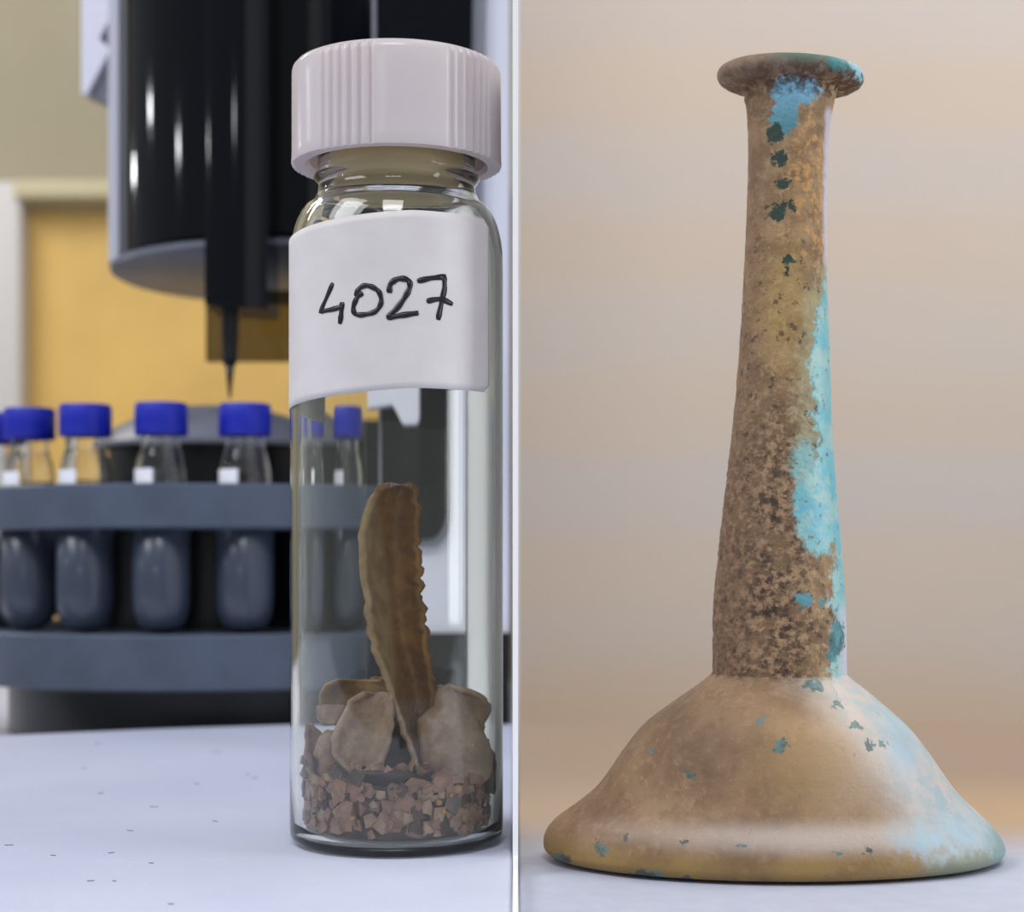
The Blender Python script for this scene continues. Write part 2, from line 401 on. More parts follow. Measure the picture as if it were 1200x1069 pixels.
def tallmat():
    g = G('amber_channel_flake'); sx = g.n('ShaderNodeSeparateXYZ'); g.link(g.obj(), sx.inputs[0]); x = g.math('ADD', sx.outputs[0], g.math('MULTIPLY', sx.outputs[2], 0.10)); z = sx.outputs[2]
    n = g.noise(300, 5, 0.6); n2 = g.noise(1300, 4, 0.6); v = g.voro(700)
    left = g.mix(g.ramp(n, 0.35, 0.65), (152, 124, 88), (184, 156, 116)); amb = g.mix(g.ramp(n, 0.35, 0.65), (130, 88, 34), (164, 116, 54))
    c = g.mix(g.ramp(g.math('ADD', x, g.math('MULTIPLY', n, 0.001)), 0.0006, 0.0014), left, amb)
    low = g.mix(g.ramp(n2, 0.35, 0.65), (158, 134, 116), (188, 166, 146)); c = g.mix(g.ramp(g.math('ADD', z, g.math('MULTIPLY', n, 0.003)), 0.0135, 0.0110), c, low)
    c = g.mix(g.ramp(g.math('ADD', v, g.math('MULTIPLY', n, 0.5)), 0.34, 0.28), c, (216, 172, 104)); g.base(c)
    g.p.inputs['Roughness'].default_value = 0.32; g.bump(n2, 0.5, 0.0003); return g.m
M['fl_amber'] = tallmat()
rnd = random.Random(7)
def shard(name, rows, dep, m, label, curl=2.0, thick=0.55, tilt=0.0, jag=(0.6, 0.6), axis=0.5, cols=14, sub=4, seed=1):
    """rows: (py, left px, right px) at depth dep (m from the eye); curl: channel depth in mm"""
    rr = []
    for a, b in zip(rows, rows[1:]):
        for k in range(sub): rr.append(tuple(a[i]+(b[i]-a[i])*k/sub for i in range(3)))
    rr.append(rows[-1])
    bm = bmesh.new(); gv = []; n = len(rr)
    for j, (py, l, r) in enumerate(rr):
        t = j/(n-1); row = []
        l += jag[0]*6*(noise.noise(Vector((seed*3.1, py*0.09, 0)))); r += jag[1]*8*(noise.noise(Vector((seed*7.7, py*0.11, 4))))+jag[1]*3*noise.noise(Vector((seed, py*0.4, 4)))
        for i in range(cols+1):
            s = i/cols; e = (s-axis)*2
            d = dep+tilt*mm*(t-0.5)-curl*mm*e*e+0.22*mm*noise.noise(Vector((s*3, t*6, seed)))
            pyy = py+2.0*noise.noise(Vector((s*5, seed, 9)))*(1 if j in (0, n-1) else 0.3)
            row.append(bm.verts.new(P(l+(r-l)*s, pyy, d)))
        gv.append(row)
    for A, B in zip(gv, gv[1:]):
        for i in range(cols): bm.faces.new((A[i], A[i+1], B[i+1], B[i]))
    bmesh.ops.recalc_face_normals(bm, faces=bm.faces)
    c = sum((v.co for v in bm.verts), Vector())/len(bm.verts); c.z = min(v.co.z for v in bm.verts)
    o = obj(name, bm, m, None, True, c); md = o.modifiers.new('thickness', 'SOLIDIFY'); md.thickness = thick*mm; md.offset = 0
    return tag(o, label, 'flake')
shard('residue_flake', [(568, 456, 478), (573, 444, 486), (590, 433, 489), (620, 424, 489), (660, 424, 491), (700, 429, 493), (740, 434, 499), (765, 440, 500), (790, 450, 504), (815, 458, 509), (850, 470, 512), (885, 484, 512), (915, 496, 506)],
      0.2270, M['fl_amber'], 'tall amber brown curled flake standing upright in the labelled vial', 5.0, 0.7, 0.0, (0.5, 0.8), 0.62, 18, 12, 3)
shard('residue_flake', [(797, 396, 446), (803, 380, 454), (815, 374, 458), (832, 375, 460), (850, 380, 459)],
      0.2275, M['fl_tall'], 'olive brown curved flake behind the scoop-shaped flake in the labelled vial', 2.4, 0.5, 0.5, (0.3, 0.2), 0.5, 16, 4, 11)
shard('residue_flake', [(826, 374, 404), (834, 373, 406), (842, 374, 407), (848, 378, 405)],
      0.2195, M['fl_grey'], 'short pale curled lip of residue beside the scoop-shaped flake in the labelled vial', -1.2, 0.5, 0.0, (0.2, 0.2), 0.5, 10, 4, 13)
shard('residue_flake', [(812, 428, 459), (822, 410, 460), (838, 404, 460), (852, 396, 459), (866, 391, 457), (882, 393, 452), (898, 402, 446), (907, 414, 436)],
      0.2205, M['fl_grey'], 'scoop-shaped grey brown flake leaning left of the tall upright flake in the labelled vial', 2.6, 0.6, -3.0, (0.3, 0.2), 0.5, 18, 4, 17)
shard('residue_flake', [(805, 516, 521), (815, 512, 531), (830, 506, 545), (844, 492, 555), (865, 491, 566), (888, 495, 573), (905, 503, 572), (918, 518, 560)],
      0.2185, M['fl_grey'], 'broad domed brown flake leaning right of the tall upright flake in the labelled vial', -2.2, 0.6, -2.0, (0.5, 0.4), 0.5, 16, 4, 23)
shard('residue_flake', [(804, 512, 530), (810, 515, 552), (820, 524, 570), (834, 540, 573), (848, 552, 568), (865, 556, 564)],
      0.2265, M['fl_tan'], 'jagged tan flake edge behind the domed flake in the labelled vial', 1.2, 0.7, 0.0, (0.5, 1.0), 0.5, 14, 4, 31)
shard('residue_flake', [(905, 414, 466), (910, 408, 490), (918, 407, 499), (926, 410, 494), (932, 426, 476)],
      0.2150, M['fl_dark'], 'dark curled strip of residue lying across the chips in the labelled vial', -2.0, 0.6, 2.5, (0.5, 0.5), 0.5, 14, 4, 41)
shard('residue_flake', [(846, 448, 466), (868, 440, 482), (890, 436, 490), (912, 440, 494)],
      0.2290, M['fl_dark'], 'dark brown flake in shade behind the scoop-shaped flake in the labelled vial', 1.0, 0.5, 0.0, (0.6, 0.6), 0.5, 10, 4, 47)
shard('residue_flake', [(794, 436, 450), (800, 432, 458), (812, 434, 462), (830, 440, 466)],
      0.2320, M['fl_tan'], 'small tan flake tip showing above the scoop-shaped flake in the labelled vial', 0.6, 0.5, 0.0, (0.6, 0.6), 0.5, 8, 4, 53)
shard('residue_flake', [(866, 563, 568), (885, 562, 575), (905, 556, 577), (930, 548, 574)],
      0.2215, M['fl_dark'], 'narrow dark flake against the glass beside the domed flake in the labelled vial', 0.8, 0.5, 0.0, (0.6, 0.6), 0.5, 8, 4, 59)
shard('residue_flake', [(848, 362, 366), (860, 360, 374), (878, 359, 384), (900, 359, 390), (915, 362, 386)],
      0.2225, M['fl_red'], 'upright reddish brown flake against the glass below the pale curled lip in the labelled vial', 0.8, 0.5, 0.0, (0.5, 0.6), 0.5, 8, 5, 61)
shard('residue_flake', [(856, 386, 392), (866, 376, 398), (884, 370, 402), (902, 374, 398), (912, 380, 392)],
      0.2200, M['fl_grey'], 'small grey brown flake lying on the chips under the scoop-shaped flake in the labelled vial', -0.8, 0.5, -1.0, (0.6, 0.6), 0.5, 8, 5, 67)
# heap core
def heap():
    bm = bmesh.new(); prof = [(0, 1.2), (10.6, 1.25), (11.5, 2.0), (11.6, 7.0)]
    prof = [(a*mm, b*mm) for a, b in prof]
    top = [(10.8, 8.6), (9, 9.0), (6, 8.4), (3, 8.2), (0, 8.2)]
    return lathe(bm, prof+[(a*mm, b*mm) for a, b in top], (VX, DVI, Z0), 48, 0, 2*PI, lambda r, z, a: r*(1+0.05*noise.noise(Vector((a*4, z*900, 2)))))
hp = obj('residue_crumbs', heap(), M['fl_dark'], None, True, (VX, DVI, Z0+1.2*mm)); tag(hp, 'fine brown residue crumbs packed between the chips at the bottom of the labelled vial', 'residue', None, 'stuff')
# chip meshes
chips = []
for k in range(14):
    bm = bmesh.new(); n = rnd.choice((4, 5, 5, 6)); a0 = rnd.random()*6
    pts = []
    for i in range(n):
        a = a0+2*PI*(i+rnd.uniform(-0.25, 0.25))/n; r = rnd.uniform(0.6, 1.15); pts.append((r*math.cos(a)*rnd.choice((1, 1, 1.25)), r*math.sin(a)))
    A = [bm.verts.new((x*mm, -0.17*mm-0.12*mm*(x*x), z*mm)) for x, z in pts]; B = [bm.verts.new((x*mm, 0.17*mm-0.12*mm*(x*x), z*mm)) for x, z in pts]
    bm.faces.new(A); bm.faces.new(B[::-1])
    for i in range(n): i2 = (i+1) % n; bm.faces.new((A[i], B[i], B[i2], A[i2]))
    bmesh.ops.recalc_face_normals(bm, faces=bm.faces); bm.normal_update()
    me = bpy.data.meshes.new('residue_chip'); bm.to_mesh(me); bm.free(); me.materials.append(M[('fl_red', 'fl_red', 'fl_grey', 'fl_red', 'fl_dark')[k % 5]]); chips.append(me)
def put_chip(a, r, z, sc, rot):
    me = rnd.choice(chips); o = bpy.data.objects.new('residue_chip', me); C.objects.link(o)
    o.location = (VX+r*math.sin(a), DVI-r*math.cos(a), z); o.scale = (sc, sc, sc)
    o.rotation_euler = rot
    kind = {M['fl_red'].name: 'reddish brown', M['fl_grey'].name: 'pale grey brown', M['fl_dark'].name: 'dark brown'}[me.materials[0].name]
    tag(o, 'small angular %s chip in the heap at the bottom of the labelled vial' % kind, 'chip', '%s residue chips in the labelled vial' % kind)
nchip = 0
for k in range(2000):
    if nchip >= 215: break
    a = rnd.uniform(-1.62, 1.62); 
    top = 9.5+1.6*max(0, math.sin(-a*0.95+0.1))**2+1.2*max(0, math.sin(a))**2+rnd.uniform(-1, 0.6)
    sc = rnd.uniform(0.6, 1.65); z0 = 1.5+0.95*sc
    z = z0+(top-z0)*rnd.random()
    r = (12.55-0.22*sc*sc)*mm-rnd.random()*0.9*mm
    put_chip(a, r, Z0+z*mm, sc, (rnd.gauss(0, 0.22), rnd.uniform(0, 6.28), a+rnd.gauss(0, 0.16))); nchip += 1
for k in range(46):                                 # loose ones on top
    a = rnd.uniform(-1.6, 1.6); r = rnd.uniform(5.5, 10.0)*mm
    put_chip(a, r, Z0+(9.3+rnd.random()*1.6)*mm, rnd.uniform(0.7, 1.4), (rnd.gauss(0.9, 0.5), rnd.uniform(0, 6.28), a+rnd.gauss(0, 0.6)))
for (px, py, s) in [(512, 940, 0.7), (517, 950, 0.62), (542, 957, 0.6), (415, 958, 0.6), (436, 966, 0.42), (534, 924, 0.9), (527, 932, 0.5), (379, 935, 0.4), (470, 926, 0.45), (476, 930, 0.4), (398, 946, 0.4)]:
    a, z = hit(px, py, 12.2*mm)
    bm = bmesh.new(); bmesh.ops.create_icosphere(bm, subdivisions=2, radius=s*mm*0.62)
    for v in bm.verts: v.co *= 1+0.5*noise.noise(v.co*1500+Vector((px, 0, 0)))
    o = obj('golden_grain', bm, M['grain'], None, False); o.location = (VX+12.2*mm*math.sin(a), DVI-12.2*mm*math.cos(a), z)
    tag(o, 'tiny golden grain among the brown chips in the labelled vial', 'grain', 'golden grains in the labelled vial')
# dust fibres on the bench
for k, (px, py) in enumerate([(290, 908), (298, 912), (180, 946), (152, 974), (252, 963), (130, 1000), (10, 991), (106, 1033), (134, 1033), (200, 1060), (177, 1012), (230, 919), (98, 901), (114, 872), (254, 882), (62, 1003), (118, 930)]):
    d = ZH*FPX/(py-PY0); c = P(px, py, d); bm = bmesh.new(); an = rnd.uniform(-0.6, 0.3); L = rnd.uniform(0.25, 0.5)*mm*d/0.2
    q = [Vector((c.x+L*(t-0.5)*2*math.cos(an), c.y+L*(t-0.5)*2*math.sin(an)*2+L*0.8*t*t, ZB+0.04*mm)) for t in (0, 0.35, 0.7, 1)]
    w = 0.045*mm; pv = []
    for p in q: pv.append([bm.verts.new(p+Vector((0, w*3*s1, w*s2))) for s1, s2 in ((-1, -1), (1, -1), (0, 1))])
    for A, B in zip(pv, pv[1:]):
        for i in range(3): bm.faces.new((A[i], A[(i+1) % 3], B[(i+1) % 3], B[i]))
    bm.faces.new(pv[0]); bm.faces.new(pv[-1][::-1]); bmesh.ops.recalc_face_normals(bm, faces=bm.faces)
    tag(obj('dust_fibre', bm, M['dust'], None, True, (c.x, c.y, ZB)), 'tiny dark dust fibre lying on the white lab bench', 'dust', 'dust fibres on the lab bench')

# ------------------------------------------------------------------ carousel
CX = -0.0775; CY = 0.441; RV = 54*mm
ZD = ZC-44.5*mm                                     # instrument deck top
car = empty('vial_carousel', (CX, CY, ZD)); tag(car, 'round slate grey sample carousel with two rings and tube holders', 'carousel')
def ringband(name, ro, ri, z0, z1, m, n=128):
    b = 0.6*mm
    return obj(name, lathe(bmesh.new(), [(ri, z0), (ro-b, z0), (ro, z0+b), (ro, z1-b), (ro-b, z1), (ri, z1), (ri, z0)], (CX, CY, ZC), n), m, car, True, (CX, CY, ZC+z0))
edge_split(ringband('upper_ring', 63.2*mm, 61.2*mm, 5.7*mm, 15.9*mm, M['ring']))
edge_split(ringband('inner_ring', 46.8*mm, 45*mm, 5.7*mm, 15.9*mm, M['ring']))
edge_split(ringband('lower_ring', 63.2*mm, 36*mm, -30.6*mm, -17.9*mm, M['ring']))
edge_split(obj('base', lathe(bmesh.new(), [(0, -44.5*mm), (50.8*mm, -44.5*mm), (51.4*mm, -43.9*mm), (51.4*mm, -30.6*mm), (0, -30.6*mm)], (CX, CY, ZC), 96), M['satinblack'], car, True, (CX, CY, ZD)))
edge_split(obj('drum', lathe(bmesh.new(), [(0, -17.9*mm), (38*mm, -17.9*mm), (38*mm, 14*mm), (27*mm, 16*mm), (27*mm, 27*mm), (0, 27*mm)], (CX, CY, ZC), 96), M['satinblack'], car, True, (CX, CY, ZC-17.9*mm)))
edge_split(obj('hub_dome', lathe(bmesh.new(), [(0, 27*mm), (30*mm, 27*mm), (30*mm, 28*mm), (26*mm, 32*mm), (19*mm, 35.6*mm), (10*mm, 37.8*mm), (0, 38.4*mm)], (CX, CY, ZC), 96), M['midgrey'], car, True, (CX, CY, ZC+27*mm)))
th = None; hr = 6.5*mm
prof = [(0, -17.6*mm), (3*mm, -17.3*mm), (5.2*mm, -15.8*mm), (6.3*mm, -13*mm), (hr, -10*mm), (hr, 15.6*mm), (6.25*mm, 15.6*mm), (6.25*mm, -10*mm), (5*mm, -14.5*mm), (0, -16.6*mm)]
for k in range(18):
    a = math.radians(-3+20*k); loc = Vector((CX+RV*math.sin(a), CY-RV*math.cos(a), ZC))
    if th is None: th = obj('tube_holder', lathe(bmesh.new(), prof, (0, 0, 0), 40), M['tube'], None, True)
    o = th if k == 0 else th.copy()
    if k: C.objects.link(o)
    o.location = loc; o.parent = car; o.matrix_parent_inverse = Matrix.Translation(-car.location)
# small vials
gp = [(0, -16.0), (4.4, -15.9), (5.0, -12), (5.85, -9), (5.85, 15.5), (5.8, 19.0), (5.3, 21.6), (4.6, 23.6), (4.35, 24.6), (4.35, 27.4), (4.0, 27.4), (4.0, 24.6), (4.9, 21.2), (5.35, 18.8), (5.4, -9), (4.3, -13), (0, -14.5)]
cp = [(4.5, 27.0), (5.7, 27.0), (5.95, 27.3), (5.95, 33.6), (5.6, 34.3), (0, 34.4), (0, 33.4), (4.5, 33.4), (4.5, 27.0)]
def small_vial(adeg, label, fill, liq):
    a = math.radians(adeg); loc = Vector((CX+RV*math.sin(a), CY-RV*math.cos(a), ZC-16*mm))
    t = empty('crimp_vial' if False else 'sample_vial', loc); tag(t, label, 'vial', 'blue capped vials in the carousel')
    def ch(nm, bm, m):
        o = obj(nm, bm, m, None, True); o.location = (0, 0, 16*mm); o.parent = t; return edge_split(o, 40)
    ch('glass_body', lathe(bmesh.new(), [(r*mm, z*mm) for r, z in gp], (0, 0, 0), 48), M['smallglass'])
    ch('cap', lathe(bmesh.new(), [(r*mm, z*mm) for r, z in cp], (0, 0, 0), 96, 0, 2*PI, lambda r, z, q: r-0.12*mm*(math.sin(q*24) > 0.5 and r > 5.8*mm and z < 33.9*mm)), M['blue'])
    ch('liquid', lathe(bmesh.new(), [(r*mm, z*mm) for r, z in [(0, -14), (4.2, -12.6), (5.3, -9), (5.33, fill), (0, fill-0.2)]], (0, 0, 0), 40), M[liq])
    bm = bmesh.new(); pv = []
    for j in range(2): pv.append([bm.verts.new((6.0*mm*math.sin(q), -6.0*mm*math.cos(q), (10+9.3*j)*mm)) for q in [(-1.15+1.05*i/12) for i in range(13)]])
    for i in range(12): bm.faces.new((pv[0][i], pv[0][i+1], pv[1][i+1], pv[1][i]))
    o = ch('write_on_patch', bm, M['patch']); mdp = o.modifiers.new('thickness', 'SOLIDIFY'); mdp.thickness = 0.06*mm; mdp.offset = 1
    return t
small_vial(17, 'blue capped small vial of amber liquid in the carousel right below the sampling needle', 18.4, 'amber')
small_vial(-3, 'blue capped small clear vial in the carousel, next along from the vial below the needle', 16.6, 'liquid')
small_vial(-23, 'blue capped small clear vial in the carousel, second along from the vial below the needle', 17.0, 'liquid')
small_vial(-43, 'blue capped small clear vial in the carousel, third along from the vial below the needle', 17.0, 'liquid')
small_vial(-63, 'blue capped small clear vial in the carousel, farthest along from the vial below the needle', 16.5, 'liquid')
small_vial(37, 'blue capped small vial in the carousel seen through the glass of the labelled vial', 14.5, 'liquid')

# ------------------------------------------------------------------ autosampler
boxo('rear_bench', (-0.75, 0.3825, 0.0), (-0.0012, 0.66, ZD-6*mm), M['cab']); tag(bpy.data.objects['rear_bench'], 'pale grey rear bench block carrying the autosampler', 'bench')
au = empty('autosampler', (-0.08, 0.56, ZD-6*mm)); tag(au, 'white and gloss black laboratory autosampler with round head and needle', 'instrument')
XR = -0.0014
boxo('deck', (-0.30, 0.3835, ZD-6*mm), (XR, 0.62, ZD), M['white'], au, 0.002)
def pr(name, pts, d0, d1, m, world=None):
    q = pxz(pts, d0); 
    q = [(min(x, XR), z) for x, z in q]
    return edge_split(obj(name, prism(bmesh.new(), q, d0, d1), m, au, True, ((q[0][0]), d0, min(p[1] for p in q))))
pr('column', [(440, -160), (604, -160), (604, 745), (440, 745)], 0.386, 0.396, M['white'])
pr('plinth', [(430, 742), (604, 742), (604, 880), (430, 880)], 0.3845, 0.397, M['satinblack'])
pr('panel_surround', [(436, -150), (572, -150), (560, 602)]+arc(520, 602, 40, 0, 90, 8)+[(436, 642)], 0.3846, 0.386, M['lightgrey'])
pr('black_panel', [(441, -150), (555, -150), (548, 600)]+arc(514, 598, 34, 0, 90, 8)+[(441, 632)], 0.3836, 0.3847, M['black'])
pr('motor_block', [(418, 340), (500, 340), (500, 490), (495, 497), (474, 497), (458, 474), (418, 478)], 0.376, 0.3837, M['white'])
pr('rear_block', [(322, 492), (470, 492), (470, 700), (322, 700)], 0.535, 0.60, M['satinblack'])
HX = (350-PX0)*0.47/FPX; HY = 0.47; zb = 79*mm
hc = edge_split(obj('head_cover', lathe(bmesh.new(), [(0, zb+2*mm), (46*mm, zb+2*mm), (47*mm, zb), (48*mm, zb+0.6*mm), (48*mm, 190*mm), (0, 190*mm)], (HX, HY, ZC), 160), M['black'], au, True, (HX, HY, ZC+zb)))
edge_split(obj('head_shell', lathe(bmesh.new(), [(48.4*mm, 78.2*mm), (51*mm, 78.2*mm), (51*mm, 190*mm), (48.4*mm, 190*mm), (48.4*mm, 78.2*mm)], (HX, HY, ZC), 80, math.radians(72), math.radians(288)), M['white'], au, True, (HX, HY, ZC+78*mm)))
edge_split(obj('under_plate', lathe(bmesh.new(), [(0, 75.6*mm), (49*mm, 75.6*mm), (50.5*mm, 76.4*mm), (50.5*mm, 77.8*mm), (0, 78*mm)], (HX, HY, ZC), 128), M['midgrey'], au, True, (HX, HY, ZC+75.6*mm)))
# needle carriage: a column with a bowed front
def carriage():
    bm = bmesh.new(); d = 0.405; x0 = (240-PX0)*d/FPX; x1 = (313-PX0)*d/FPX; z1 = ZC+0.19; zl = ZC+(PY0-362)*d/FPX; n = 16
    pl = [(x0+(x1-x0)*k/n, d-2.6*mm*math.sin(PI*k/n)**0.8) for k in range(n+1)]+[(x1, 0.425), (x0, 0.425)]
    A = [bm.verts.new((x, y, zl+(0.8*mm if x < x0+3*mm else 0))) for x, y in pl]; B = [bm.verts.new((x, y, z1)) for x, y in pl]
    bm.faces.new(A[::-1]); bm.faces.new(B)
    for k in range(len(pl)): k2 = (k+1) % len(pl); bm.faces.new((A[k], A[k2], B[k2], B[k]))
    bmesh.ops.recalc_face_normals(bm, faces=bm.faces); return bm
edge_split(obj('needle_carriage', carriage(), M['black'], au, True, ((276-PX0)*0.405/FPX, 0.41, ZC+58*mm)))
rect('smoked_guard', 241, 340, 420, 424, 0.450, 0.452, M['smoke'], au, 0.0003)
nx = (266.5-PX0)*0.408/FPX; zr = lambda y: (PY0-y)*0.408/FPX
edge_split(obj('needle_holder', lathe(bmesh.new(), [(0, zr(427)), (1.2*mm, zr(427)), (1.75*mm, zr(423)), (2.05*mm, zr(385)), (2.15*mm, zr(358)), (0, zr(358))], (nx, 0.4115, ZC), 32), M['satinblack'], au, True, (nx, 0.4115, ZC+zr(427))))
obj('needle', lathe(bmesh.new(), [(0, zr(466)), (0.25*mm, zr(465)), (0.8*mm, zr(440)), (1.15*mm, zr(427)), (0, zr(426))], (nx, 0.4115, ZC), 24), M['satinblack'], au, True, (nx, 0.4115, ZC+zr(466)))
f5 = lambda q: [(x/3.333, y/3.333) for x, y in q]
pr('side_cover', f5([(318, -120), (500, -120), (470, 0), (455, 20), (385, 150), (430, 190), (340, 362), (318, 368)]), 0.5, 0.503, M['white'])
pr('side_cover_shadow', f5([(325, -120), (520, -120), (520, 430), (455, 415), (338, 366), (325, 360)]), 0.5032, 0.512, M['lightgrey'])  # zigzag shadow on the cover, put in as a solid grey piece

# ------------------------------------------------------------------ ceiling spot lamps (mirrored in the black head)
def mirror_dir(px, py):
    d = Vector(((px-PX0)/FPX, 1, (PY0-py)/FPX)); a = d.x**2+1; b = -2*(d.x*HX+HY); c = HX*HX+HY*HY-(48*mm)**2
    t = (-b-math.sqrt(max(b*b-4*a*c, 0)))/(2*a); p = Vector((d.x*t, t, ZC+d.z*t)); n = Vector((p.x-HX, p.y-HY, 0)).normalized()
    dn = d.normalized(); return p, dn-2*dn.dot(n)*n
for (px, py) in [(176, 127), (209, 171), (157, 200)]:
    p, r = mirror_dir(px, py); loc = p+r*1.5
    area('ceiling_spot', loc, p, 0.032, 0.032, 0.3, (0.95, 0.98, 1.0), 'DISK')

p = P(281, 138, 0.4025); r = Vector(((281-PX0)/FPX, -1, (PY0-138)/FPX)).normalized()
area('ceiling_spot', p+r*1.5, p, 0.045, 0.045, 0.3, (0.95, 0.98, 1.0), 'DISK')
# ------------------------------------------------------------------ ancient bottle
DB = 0.225; s = DB/FPX; BX = (905-PX0)*s
ctl = [(789, 835.5, 990), (797, 826, 999), (806, 814, 1011), (835, 773, 1045), (848, 756, 1060), (881, 730, 1086), (922, 701, 1115), (945, 672, 1138), (962, 649, 1156), (974, 640, 1166), (984, 637, 1172), (992, 637, 1174), (1000, 643, 1171), (1004.5, 654, 1163), (1006.6, 672, 1148), (1007.3, 720, 1100)]
nk = [(86, 862, 990), (100, 868, 985), (112, 873, 979), (125, 875, 976), (150, 877, 972), (180, 877, 970), (257, 875, 968), (340, 871, 969), (420, 866, 972), (500, 859, 974), (560, 852, 978), (640, 843, 985), (720, 836, 990), (770, 835.5, 991), (789, 835.5, 991), (794, 834, 992)]
def interp(c, y):                                  # monotone-ish Hermite through the control rows
    n = len(c)
    if y <= c[0][0]: return c[0][1:]
    if y >= c[-1][0]: return c[-1][1:]
    k = max(i for i in range(n-1) if c[i][0] <= y); a, b = c[k], c[k+1]; h = b[0]-a[0]; t = (y-a[0])/h; out = []
    for q in (1, 2):
        d = (b[q]-a[q])/h
        d0 = (a[q]-c[k-1][q])/(a[0]-c[k-1][0]) if k > 0 else d; d1 = (c[k+2][q]-b[q])/(c[k+2][0]-b[0]) if k+2 < n else d
        m0 = 0 if d0*d <= 0 else 2*d0*d/(d0+d); m1 = 0 if d1*d <= 0 else 2*d1*d/(d1+d)
        t2, t3 = t*t, t*t*t; out.append((2*t3-3*t2+1)*a[q]+(t3-2*t2+t)*h*m0+(-2*t3+3*t2)*b[q]+(t3-t2)*h*m1)
    return tuple(out)
def smooth_ctl(c, ys):
    out = []
    for y in ys:
        acc = [0, 0]; wsum = 0
        for k in range(-4, 5):
            w = math.exp(-(k/2.2)**2); v = interp(c, min(max(y+k*(1.2 if y > 955 or y < 800 else min(5.0, 1.2+0.1*min(y-800, 955-y))), c[0][0]), c[-1][0])); acc[0] += v[0]*w; acc[1] += v[1]*w; wsum += w
        out.append((y, acc[0]/wsum, acc[1]/wsum))
    return out
def slices(rows, sq, n, crust, cap0=False, cap1=False):
    """rows of (py, left, right) -> stacked rings centred on the bottle's own wandering axis"""
    bm = bmesh.new(); rings = []
    for (y, l, r) in rows:
        cx = ((l+r)/2-PX0)*s-BX; rad = (r-l)/2*s; z = (1007.3-y)*s; q = sq(y); ring = []
        for k in range(n):
            a = 2*PI*k/n; rr = rad+crust(y, a)
            ring.append(bm.verts.new((cx+rr*math.sin(a), -rr*q*math.cos(a), z)))
        rings.append(ring)
    for A, B in zip(rings, rings[1:]):
        for k in range(n): bm.faces.new((A[k], A[(k+1) % n], B[(k+1) % n], B[k]))
    if cap0: bm.faces.new(rings[0])
    if cap1: bm.faces.new(rings[-1])
    bmesh.ops.recalc_face_normals(bm, faces=bm.faces); return bm
def fbm(v, o=4): return noise.fractal(v, 0.8, 2.1, o)
def neck_crust(y, a):
    x = math.sin(a); v = Vector((x*4.5, math.cos(a)*4.5, y*0.085))
    k = max(0.0, min(1.0, (0.5-x)*1.6))
    k *= 0.35+0.65*min(1, max(0, (y-260)/260)) if y > 150 else 1
    e = 0.30*mm*max(0.0, 1-abs(y-108)/22)*fbm(v*2.3)
    return (fbm(v)*0.10+fbm(v*3.2)*0.08)*mm*k+0.03*mm*fbm(v*2)+e
def body_crust(y, a):
    v = Vector((math.sin(a)*3, math.cos(a)*3, y*0.02)); return 0.10*mm*noise.noise(v)+0.025*mm*fbm(v*7)
